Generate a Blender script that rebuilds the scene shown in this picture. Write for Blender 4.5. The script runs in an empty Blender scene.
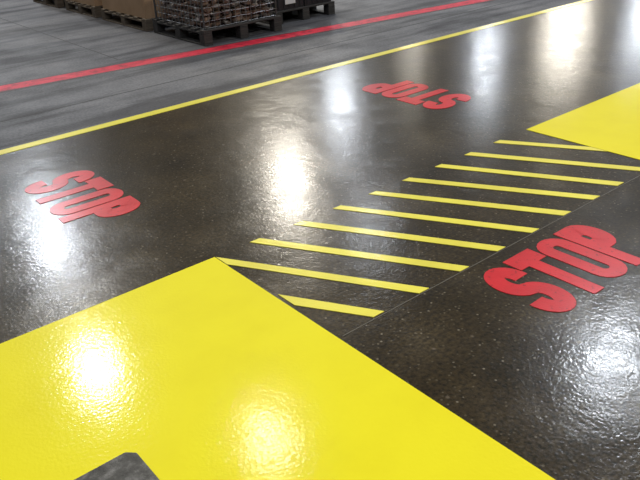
import bpy, math, random
from mathutils import Vector, Matrix
random.seed(4)
sc=bpy.context.scene
try:
    sc.view_settings.view_transform='Standard'
except Exception: pass

# ------------------------------------------------ materials
def mat(name,color=(.5,.5,.5),rough=.5,metal=0,coat=0,coat_rough=.1,spec=.5):
    m=bpy.data.materials.new(name); m.use_nodes=True
    nt=m.node_tree; b=nt.nodes["Principled BSDF"]
    b.inputs["Base Color"].default_value=(*color,1); b.inputs["Roughness"].default_value=rough
    b.inputs["Metallic"].default_value=metal; b.inputs["Coat Weight"].default_value=coat
    b.inputs["Coat Roughness"].default_value=coat_rough; b.inputs["Specular IOR Level"].default_value=spec
    return m,nt,b
def coords(nt,scale=(1,1,1),rot=(0,0,0)):
    g=nt.nodes.new("ShaderNodeNewGeometry"); mp=nt.nodes.new("ShaderNodeMapping")
    mp.inputs["Scale"].default_value=scale; mp.inputs["Rotation"].default_value=rot
    nt.links.new(g.outputs["Position"],mp.inputs["Vector"]); return mp.outputs[0]
def noise(nt,co,scale,detail=4,rough=.5):
    n=nt.nodes.new("ShaderNodeTexNoise"); n.inputs["Scale"].default_value=scale
    n.inputs["Detail"].default_value=detail; n.inputs["Roughness"].default_value=rough
    nt.links.new(co,n.inputs["Vector"]); return n.outputs["Fac"]
def ramp(nt,fac,stops):
    r=nt.nodes.new("ShaderNodeValToRGB"); e=r.color_ramp.elements
    while len(e)<len(stops): e.new(.5)
    for i,(p,c) in enumerate(stops):
        e[i].position=p; e[i].color=(*c,1) if len(c)==3 else c
    nt.links.new(fac,r.inputs[0]); return r.outputs[0]
def mix(nt,a,b,fac,mode='MIX'):
    m=nt.nodes.new("ShaderNodeMix"); m.data_type='RGBA'; m.blend_type=mode
    for s,v in ((m.inputs[6],a),(m.inputs[7],b)):
        if isinstance(v,tuple): s.default_value=(*v,1)
        else: nt.links.new(v,s)
    if isinstance(fac,float): m.inputs[0].default_value=fac
    else: nt.links.new(fac,m.inputs[0])
    return m.outputs[2]
def mrange(nt,v,a,b,c,d):
    m=nt.nodes.new("ShaderNodeMapRange")
    for i,x in enumerate((a,b,c,d)): m.inputs[i+1].default_value=x
    nt.links.new(v,m.inputs[0]); return m.outputs[0]
def bump(nt,b,layers,socks=("Normal","Coat Normal")):
    prev=None
    for h,strength,dist in layers:
        n=nt.nodes.new("ShaderNodeBump"); n.inputs["Strength"].default_value=strength
        n.inputs["Distance"].default_value=dist; nt.links.new(h,n.inputs["Height"])
        if prev: nt.links.new(prev.outputs[0],n.inputs["Normal"])
        prev=n
    for s in socks: nt.links.new(prev.outputs[0],b.inputs[s])

# sealed dark aggregate floor
m_dark,nt,b=mat("sealed_concrete_mat",rough=.30,coat=.5,coat_rough=.16,spec=.13)
co=coords(nt)
base=ramp(nt,noise(nt,co,2.2,6,.6),[(.3,(.014,.010,.004)),(.55,(.031,.022,.0095)),(.75,(.056,.042,.020))])
fine=ramp(nt,noise(nt,co,60,3,.6),[(.35,(.45,.45,.45)),(.65,(1.6,1.55,1.5))])
base=mix(nt,base,fine,1.0,'MULTIPLY')
def specks(scale,th,lo,hi,base,cols):
    vo=nt.nodes.new("ShaderNodeTexVoronoi"); vo.inputs["Scale"].default_value=scale; nt.links.new(co,vo.inputs["Vector"])
    sel=ramp(nt,vo.outputs["Distance"],[(lo,(1,1,1)),(hi,(0,0,0))])
    sep=nt.nodes.new("ShaderNodeSeparateColor"); nt.links.new(vo.outputs["Color"],sep.inputs[0])
    pick=ramp(nt,sep.outputs[0],[(th,(0,0,0)),(th+.05,(1,1,1))])
    msk=mix(nt,sel,pick,1.0,'MULTIPLY')
    sp=ramp(nt,sep.outputs[1],[(0,cols[0]),(.65,cols[1]),(1,cols[2])])
    return mix(nt,base,sp,msk)
base=specks(60,.70,.18,.34,base,((.06,.046,.025),(.10,.08,.05),(.20,.17,.125)))
base=specks(24,.80,.14,.26,base,((.007,.005,.003),(.07,.054,.03),(.13,.10,.07)))
nt.links.new(base,b.inputs["Base Color"])
r=mrange(nt,noise(nt,co,4.5,6,.65),.35,.65,.08,.23); nt.links.new(r,b.inputs["Coat Roughness"])
bump(nt,b,[(noise(nt,co,14,4,.6),.24,.006),(noise(nt,co,75,2,.5),.35,.002)])

# worn bare grey floor
m_grey,nt,b=mat("bare_concrete_mat",rough=.7,spec=.3)
co=coords(nt); cs=coords(nt,(.35,2.4,1),(0,0,.1))
c1=ramp(nt,noise(nt,co,1.3,7,.65),[(.3,(.055,.057,.065)),(.5,(.098,.10,.11)),(.7,(.14,.142,.153))])
c2=ramp(nt,noise(nt,cs,1.6,5,.6),[(.38,(.38,.38,.41)),(.52,(1,1,1)),(.7,(1.15,1.15,1.15))])
c=mix(nt,c1,c2,1.0,'MULTIPLY')
c3=ramp(nt,noise(nt,co,45,3,.6),[(.35,(.75,.75,.75)),(.65,(1.25,1.25,1.25))])
c=mix(nt,c,c3,1.0,'MULTIPLY'); nt.links.new(c,b.inputs["Base Color"])
r=mrange(nt,noise(nt,co,2,4,.5),.3,.7,.5,.75); nt.links.new(r,b.inputs["Roughness"])
bump(nt,b,[(noise(nt,co,40,4,.6),.3,.003)],("Normal",))

def paint(name,col,col2,rough,bs=.2,sc_=90,coat=.5,cr=.14,spec=.25,wear=False):
    m,nt,b=mat(name,rough=rough,coat=coat,coat_rough=cr,spec=spec); co=coords(nt)
    c=ramp(nt,noise(nt,co,3,4,.6),[(.3,col2),(.6,col)])
    if wear:
        w=ramp(nt,noise(nt,co,38,5,.75),[(.32,(.30,.25,.25)),(.42,(1,1,1))]); c=mix(nt,c,w,1.0,'MULTIPLY')
    nt.links.new(c,b.inputs["Base Color"])
    bump(nt,b,[(noise(nt,co,12,3,.5),.12,.005),(noise(nt,co,sc_,2,.5),bs,.0025)])
    return m
m_yel=paint("yellow_epoxy_mat",(.83,.73,.010),(.79,.685,.008),.5,.20,80,.6,.12,.12)
m_yel2=paint("yellow_line_mat",(.82,.73,.07),(.70,.61,.06),.4,.2)
m_red=paint("red_paint_mat",(.58,.006,.012),(.44,.004,.009),.4,.2,coat=.3,cr=.2,wear=True)
m_tape,nt,b=mat("red_tape_mat",rough=.55,spec=.3)
co=coords(nt)
c=ramp(nt,noise(nt,co,9,5,.7),[(.36,(.22,.015,.03)),(.5,(.50,.015,.04)),(.66,(.58,.03,.06)),(.76,(.5,.28,.30))]); nt.links.new(c,b.inputs["Base Color"])
m_tape2,_,_=mat("tape_residue_mat",(.06,.025,.03),.6)
m_joint,_,_=mat("joint_filler_mat",(.09,.08,.06),.5)
m_seam,_,_=mat("floor_seam_mat",(.03,.03,.033),.7)
def wood(name,a,b_):
    m,nt,b=mat(name,rough=.75); co=coords(nt,(3,30,30))
    nt.links.new(ramp(nt,noise(nt,co,2,6,.6),[(.3,a),(.7,b_)]),b.inputs["Base Color"]); return m
m_wood=wood("pallet_wood_mat",(.05,.038,.026),(.15,.115,.08))
m_dwood=wood("dark_skid_mat",(.012,.011,.011),(.05,.046,.042))
m_card,nt,b=mat("cardboard_mat",rough=.8); co=coords(nt)
nt.links.new(ramp(nt,noise(nt,co,3,5,.6),[(.3,(.28,.175,.095)),(.7,(.40,.26,.155))]),b.inputs["Base Color"])
m_ctape,_,_=mat("packing_tape_mat",(.43,.31,.19),.3)
m_wire,_,_=mat("steel_wire_mat",(.26,.26,.27),.4,.9)
m_cast,nt,b=mat("cast_parts_mat",rough=.5,metal=.2); co=coords(nt)
nt.links.new(ramp(nt,noise(nt,co,7,4,.7),[(.35,(.03,.026,.024)),(.46,(.19,.11,.07)),(.56,(.10,.09,.08)),(.66,(.45,.41,.38))]),b.inputs["Base Color"])
m_black,_,_=mat("black_plastic_mat",(.02,.02,.022),.4)
m_white,_,_=mat("white_label_mat",(.6,.6,.6),.6)
m_blk,nt,b=mat("concrete_block_mat",rough=.8); co=coords(nt)
nt.links.new(ramp(nt,noise(nt,co,28,7,.7),[(.3,(.035,.032,.028)),(.5,(.085,.08,.07)),(.7,(.2,.19,.175))]),b.inputs["Base Color"])
bump(nt,b,[(noise(nt,co,60,5,.7),.7,.006)],("Normal",))
m_house,_,_=mat("lamp_housing_mat",(.3,.31,.32),.4,.6)
m_steel,_,_=mat("roof_steel_mat",(.12,.12,.13),.6)
m_wall,nt,b=mat("wall_panel_mat",rough=.8); co=coords(nt)
nt.links.new(ramp(nt,noise(nt,co,1,4,.5),[(.3,(.13,.13,.135)),(.7,(.19,.19,.195))]),b.inputs["Base Color"])

# ------------------------------------------------ mesh helpers
class MB:
    def __init__(s): s.v=[];s.f=[];s.m=[];s.mats=[]
    def mi(s,m):
        if m not in s.mats: s.mats.append(m)
        return s.mats.index(m)
    def box(s,x0,x1,y0,y1,z0,z1,m):
        n=len(s.v); s.v+=[(x0,y0,z0),(x1,y0,z0),(x1,y1,z0),(x0,y1,z0),(x0,y0,z1),(x1,y0,z1),(x1,y1,z1),(x0,y1,z1)]
        for q in ((3,2,1,0),(4,5,6,7),(0,1,5,4),(1,2,6,5),(2,3,7,6),(3,0,4,7)):
            s.f.append([n+i for i in q]); s.m.append(s.mi(m))
    def prism(s,pts,z0,z1,m):
        n=len(s.v);k=len(pts)
        a=sum(pts[i][0]*pts[(i+1)%k][1]-pts[(i+1)%k][0]*pts[i][1] for i in range(k))
        if a<0: pts=pts[::-1]
        s.v+=[(p[0],p[1],z0) for p in pts]+[(p[0],p[1],z1) for p in pts]
        s.f.append([n+k+i for i in range(k)]);s.m.append(s.mi(m))
        s.f.append([n+k-1-i for i in range(k)]);s.m.append(s.mi(m))
        for i in range(k):
            j=(i+1)%k; s.f.append([n+i,n+j,n+k+j,n+k+i]);s.m.append(s.mi(m))
    def strip(s,L,Rr,z0,z1,m,closed=False):
        k=len(L)
        for i in range(k if closed else k-1):
            j=(i+1)%k; s.prism([L[i],L[j],Rr[j],Rr[i]],z0,z1,m)
    def tube(s,p,q,r,m,seg=8):
        p=Vector(p);q=Vector(q);d=(q-p).normalized()
        a=d.orthogonal().normalized();b=d.cross(a);n=len(s.v)
        for c in (p,q):
            for i in range(seg):
                t=2*math.pi*i/seg; s.v.append(tuple(c+(a*math.cos(t)+b*math.sin(t))*r))
        for i in range(seg):
            j=(i+1)%seg; s.f.append([n+i,n+j,n+seg+j,n+seg+i]);s.m.append(s.mi(m))
        s.f.append([n+i for i in range(seg)][::-1]);s.m.append(s.mi(m))
        s.f.append([n+seg+i for i in range(seg)]);s.m.append(s.mi(m))
    def obj(s,name,bevel=0,parent=None,smooth=False):
        me=bpy.data.meshes.new(name);me.from_pydata(s.v,[],s.f)
        for m in s.mats: me.materials.append(m)
        for i,p in enumerate(me.polygons): p.material_index=s.m[i];p.use_smooth=smooth
        me.update();o=bpy.data.objects.new(name,me);bpy.context.collection.objects.link(o)
        if bevel:
            md=o.modifiers.new("bevel",'BEVEL');md.width=bevel;md.segments=2;md.limit_method='ANGLE'
        if parent: o.parent=parent
        return o
def empty(name,loc=(0,0,0)):
    e=bpy.data.objects.new(name,None);e.location=loc;bpy.context.collection.objects.link(e);return e

# ------------------------------------------------ floor, one mesh, two finishes
YL=4.88
fl=MB()
fl.v=[(-8,-6,0),(45,-6,0),(45,YL,0),(-8,YL,0),(45,30,0),(-8,30,0)]
fl.f=[[0,1,2,3],[3,2,4,5]];fl.m=[fl.mi(m_dark),fl.mi(m_grey)]
fl.obj("floor")
w=MB()
w.box(-8,45,30,30.2,0,8.4,m_wall)
for i in range(44): w.box(-8+i*1.2,-8+i*1.2+.12,29.94,30,0,8.4,m_wall)
w.obj("wall_back")

# ------------------------------------------------ floor markings
T=.0025
s=MB(); s.prism([(-1.6,2.6),(1.41,2.6),(1.41,-.9),(-1.6,-.9)],0,T,m_yel); s.obj("yellow_floor_zone")
s=MB(); s.prism([(3.845,2.615),(6.6,2.63),(6.6,-.6),(3.845,-.6)],0,T,m_yel); s.obj("yellow_floor_zone")
s=MB(); s.prism([(-7,4.845),(44,4.845),(44,4.935),(-7,4.935)],0,T,m_yel2)
s.obj("yellow_aisle_line")
s=MB()
def band(a,b_,z,m):
    f_=lambda x,o:(x,6.61-(x-1.7)*.110+o)
    s.prism([f_(-7,a),f_(44,a),f_(44,b_),f_(-7,b_)],0,z,m)
band(-.10,.10,.0015,m_tape); band(-.14,-.10,.001,m_tape2); band(.10,.13,.001,m_tape2)
s.obj("red_floor_tape")
bars=[[(1.43,2.125),(1.665,1.72),(1.605,1.72),(1.43,2.01)],
[(1.415,2.595),(1.925,1.715),(1.865,1.715),(1.415,2.50)],
[(1.675,2.605),(2.185,1.715),(2.125,1.715),(1.615,2.605)],
[(1.945,2.605),(2.445,1.715),(2.385,1.715),(1.885,2.605)],
[(2.205,2.605),(2.705,1.715),(2.645,1.715),(2.15,2.605)],
[(2.465,2.605),(2.975,1.715),(2.91,1.715),(2.41,2.605)],
[(2.73,2.605),(3.24,1.715),(3.175,1.715),(2.67,2.605)],
[(3.01,2.61),(3.485,1.72),(3.42,1.72),(2.95,2.61)],
[(3.28,2.61),(3.765,1.72),(3.70,1.72),(3.215,2.61)],
[(3.57,2.615),(3.84,2.14),(3.84,2.03),(3.505,2.615)]]
s=MB()
for q in bars: s.prism(q,0,T,m_yel2)
s.obj("crosswalk_hatching")
s=MB(); s.prism([(1.43,1.707),(3.84,1.707),(3.84,1.711),(1.43,1.711)],0,.001,m_joint); s.obj("floor_joint")
s=MB()
s.prism([(-7,5.62),(44,5.50),(44,5.515),(-7,5.635)],0,.001,m_seam)
s.prism([(2.9,6.8),(2.912,6.8),(2.912,16),(2.9,16)],0,.001,m_seam)
s.obj("floor_joint")

# ------------------------------------------------ STOP lettering
def offset(pts,w,closed=False):
    L=[];Rr=[];k=len(pts)
    for i,p in enumerate(pts):
        a=Vector(pts[i-1] if (i>0 or closed) else p);c=Vector(pts[(i+1)%k] if (i<k-1 or closed) else p);p=Vector(p)
        d1=(p-a).normalized() if (p-a).length>1e-6 else (c-p).normalized()
        d2=(c-p).normalized() if (c-p).length>1e-6 else d1
        n=Vector((-(d1.y+d2.y),d1.x+d2.x)).normalized()
        k_=w/2/max(.6,n.dot(Vector((-d1.y,d1.x))))
        L.append(tuple(p+n*k_));Rr.append(tuple(p-n*k_))
    return L,Rr
def arc(cx,cy,rx,ry,a0,a1,n=10):
    return [(cx+rx*math.cos(math.radians(a0+(a1-a0)*i/n)),cy+ry*math.sin(math.radians(a0+(a1-a0)*i/n))) for i in range(n+1)]
def letters(h,wd):
    cw=wd/4.0; lw=cw*.95; st=cw*.37; hs=h*.24; out=[]
    r=lw/2-st/2
    def loc(i,pts): return [(x+i*cw+cw/2,y) for x,y in pts]
    wv=(st+hs)/2
    ry=(h-wv)/4; cyt=h-wv/2-ry; cyb=wv/2+ry
    S=arc(0,cyt,r,ry,-5,180,14)+arc(0,cyt,r,ry,190,250,5)+arc(0,cyb,r,ry,70,0,6)+arc(0,cyb,r,ry,-10,-185,14)
    out.append(('s',loc(0,S)))
    out.append(('p',loc(1,[(-lw/2,h),(lw/2,h),(lw/2,h-hs),(st/2,h-hs),(st/2,0),(-st/2,0),(-st/2,h-hs),(-lw/2,h-hs)])))
    c=r*.98; O=arc(0,h-st/2-c,r,c,0,180)+arc(0,st/2+c,r,c,180,360)
    out.append(('o',loc(2,O)))
    bw=(h*.60-hs)/2
    P=[(-r+st/2-.001,h-hs/2)]+arc(r-bw*.6,h-hs/2-bw,bw*.6,bw,90,-90,12)+[(-r+st/2-.001,h-hs/2-2*bw)]
    out.append(('b',loc(3,P)))
    out.append(('p',loc(3,[(-r-st/2,0),(-r+st/2,0),(-r+st/2,h),(-r-st/2,h)])))
    return out,st,hs
def stop(org,right,up,wd,h):
    org=Vector(org);right=Vector(right);up=Vector(up)
    s=MB(); out,st,hs=letters(h,wd)
    W=lambda p: tuple(org+right*p[0]+up*p[1])
    for k,pts in out:
        if k=='p':
            if len(pts)==8:
                s.prism([W(pts[i]) for i in (0,1,2,7)],0,T,m_red); s.prism([W(pts[i]) for i in (3,4,5,6)],0,T,m_red)
            else: s.prism([W(p) for p in pts],0,T,m_red)
        else:
            wv=st if k=='o' else (st+hs)/2
            if k=='b': wv=hs
            L,Rr=offset(pts,wv,k=='o'); s.strip([W(p) for p in L],[W(p) for p in Rr],0,T,m_red,k=='o')
    return s.obj("stop_floor_lettering")
stop((1.03,4.17),(0,-1),(1,0),.80,.42)
stop((2.12,1.215),(1,0),(0,1),.77,.42)
stop((4.20,3.31),(0,1),(-1,0),.87,.44)

# ------------------------------------------------ pallets and goods
def pallet(s,x0,x1,y0,y1,m,h=.14,nb=6):
    bw=.1
    for x in (x0,(x0+x1)/2-bw/2,x1-bw):
        for y in (y0,(y0+y1)/2-bw/2,y1-bw): s.box(x,x+bw,y,y+bw,.018,h-.04,m)
        s.box(x,x+bw,y0,y1,0,.018,m)
        s.box(x,x+bw,y0,y1,h-.04,h-.02,m)
    for i in range(nb):
        y=y0+(y1-y0-bw)*i/(nb-1); s.box(x0,x1,y,y+bw,h-.02,h,m)
def cartons(name,x0,x1,y0,y1,H,n=1):
    e=empty(name,(0,0,0))
    s=MB(); pallet(s,x0,x1,y0,y1,m_wood); s.obj("pallet",.004,e)
    s=MB(); z=.14
    s.box(x0+.03,x1-.02,y0+.03,y1-.02,z,z+H,m_card)
    xm=(x0+x1)/2
    s.box(xm-.03,xm+.03,y0+.03,y1-.02,z+H,z+H+.002,m_ctape)
    s.box(xm-.03,xm+.03,y0+.028,y0+.03,z+H-.15,z+H,m_ctape)
    s.box(x0+.028,x0+.03,y0+.3,y0+.5,z+H*.45,z+H*.6,m_white)
    s.box(x0+.024,x1-.014,y0+.024,y1-.014,z+H*.62,z+H*.64,m_ctape)
    s.obj("carton",.006,e); return e
cartons("carton_on_pallet",3.76,4.62,7.82,9.05,.85)
cartons("carton_on_pallet",3.76,4.62,9.25,10.25,.7)
cartons("carton_on_pallet",3.74,4.62,10.5,11.5,.6)
cartons("carton_on_pallet",4.85,5.75,7.95,9.0,.9)

def wire_skid(name,x0,x1,y0,y1,zb,zt):
    e=empty(name)
    s=MB(); pallet(s,x0,x1,y0,y1,m_dwood,h=zb,nb=7); s.obj("skid",.004,e)
    s=MB(); g=.04;a0,a1,b0,b1=x0+g,x1-g,y0+g,y1-g
    for z in [zb+.01+(zt-zb-.02)*i/5 for i in range(6)]:
        for p,q in (((a0,b0,z),(a1,b0,z)),((a1,b0,z),(a1,b1,z)),((a1,b1,z),(a0,b1,z)),((a0,b1,z),(a0,b0,z))): s.tube(p,q,.003,m_wire,6)
    n=14
    for i in range(n+1):
        x=a0+(a1-a0)*i/n;y=b0+(b1-b0)*i/n
        for p in ((x,b0),(x,b1),(a0,y),(a1,y)): s.tube((*p,zb),(*p,zt),.003 if i%n else .012,m_wire,6)
    s.obj("wire_basket",0,e)
    s=MB()
    # flat turned discs and flanges heaped in layers
    z=zb+.001
    while z+.06<zt-.02:
        x=a0+.08
        while x<a1-.06:
            y=b0+.08
            while y<b1-.06:
                jx=random.uniform(-.015,.015);jy=random.uniform(-.015,.015);tx=random.uniform(-.012,.012);ty=random.uniform(-.012,.012)
                rr=random.uniform(.045,.062);hh=random.uniform(.018,.034)
                s.tube((x+jx,y+jy,z+.012),(x+jx+tx,y+jy+ty,z+.012+hh),rr,m_cast,14)
                s.tube((x+jx,y+jy,z),(x+jx+tx,y+jy+ty,z+.018+hh),rr*.5,m_cast,10)
                y+=.125
            x+=.125
        z+=.055
    s.obj("castings",0,e)
wire_skid("wire_basket_skid",3.79,4.80,6.57,7.70,.16,.52)

e=empty("crate_skid")
s=MB(); pallet(s,4.92,5.82,6.84,7.65,m_dwood,h=.15); s.obj("skid",.004,e)
s=MB()
for ix in range(2):
    for iz in range(2):
        x=4.95+ix*.43;z=.15+iz*.26
        s.box(x,x+.41,6.87,7.6,z,z+.02,m_black)
        for a in ((x,x+.41,6.87,6.885),(x,x+.41,7.585,7.6),(x,x+.015,6.885,7.585),(x+.395,x+.41,6.885,7.585)): s.box(*a,z+.02,z+.25,m_black)
        for k in range(5): s.box(x+.03+k*.08,x+.045+k*.08,6.86,6.87,z+.02,z+.25,m_black)
        s.box(x-.004,x+.414,6.858,6.872,z+.225,z+.25,m_black)
        s.box(x+.13,x+.28,6.855,6.86,z+.06,z+.16,m_white)
s.obj("crates",.003,e)

# ------------------------------------------------ concrete block near the camera
s=MB()
s.prism([(-.05,.95),(.51,.95),(.51,1.565),(.485,1.59),(-.05,1.59)],.0026,.12,m_blk)
s.obj("concrete_block",.005)

# ------------------------------------------------ high-bay lamps and added fill lamps under roof steel
HB=7.0
lamps=[(11.7,16.2,1.35,'w',.5),(17.8,20.8,.9,'c',.4),(26.9,20.8,1.1,'c',.45),(33.9,21.2,2.8,'w',1.2),(38.4,19.4,1.8,'c',.8),
(4.9,18.0,1.1,'c',.45),(11.4,12.3,.2,'c',.4),(10.9,5.0,.75,'c',.5),(3.4,11.7,.75,'w',.33),(4.8,7.8,.20,'w',.38),
(1.5,20.5,.5,'c',.5),(26.3,25,.4,'w',.5),(1.5,0.5,.27,'c',.4),(6,-3,1.25,'w',.4),(-2,-3,.5,'c',.4),(-1.5,5.0,.38,'c',.4)]  # last entries, around the camera, are added fills for diffuse light and cartons
PW=420
for i,(x,y,k,t,r) in enumerate(lamps):
    e=empty("high_bay_or_fill_lamp",(x,y,HB))
    s=MB(); seg=20
    prof=[(r+.01,.02),(r+.03,0),(r*.85,.22),(r*.35,.36),(.09,.40),(.09,.58)]
    for rr,z in prof:
        for j in range(seg): a=2*math.pi*j/seg; s.v.append((rr*math.cos(a),rr*math.sin(a),z))
    for p in range(len(prof)-1):
        for j in range(seg):
            q=(j+1)%seg; s.f.append([p*seg+j,p*seg+q,(p+1)*seg+q,(p+1)*seg+j]);s.m.append(s.mi(m_house))
    s.tube((0,0,.58),(0,0,1.15),.02,m_house)
    s.obj("housing",0,e,True)
    ld=bpy.data.lights.new("lamp_emitter",'AREA');ld.shape='DISK';ld.size=2*r;ld.energy=PW*k
    ld.color=(1,.93,.80) if t=='w' else (.86,.92,1.0)
    lo=bpy.data.objects.new("lamp_emitter",ld);bpy.context.collection.objects.link(lo);lo.parent=e;lo.location=(0,0,.01)
for y in sorted(set(l[1] for l in lamps)):
    s=MB()
    s.box(-8,45,y-.05,y+.05,HB+1.15,HB+1.35,m_steel)
    s.obj("roof_beam")

wd=bpy.data.worlds.new("world");sc.world=wd;wd.use_nodes=True
bg=wd.node_tree.nodes["Background"];bg.inputs[0].default_value=(1,.97,.92,1);bg.inputs[1].default_value=.09

# ------------------------------------------------ camera
c=bpy.data.cameras.new("camera");o=bpy.data.objects.new("camera",c);bpy.context.collection.objects.link(o)
f=705.0
A=Vector((990,427,-f)).normalized();B=Vector((-648,337,-f));B=(B-A*B.dot(A)).normalized();R=Matrix((A,B,A.cross(B)))
o.matrix_world=Matrix.Translation((0,0,1.6))@R.to_4x4()
c.sensor_width=36;c.lens=f/640*36;c.clip_end=200
sc.camera=o
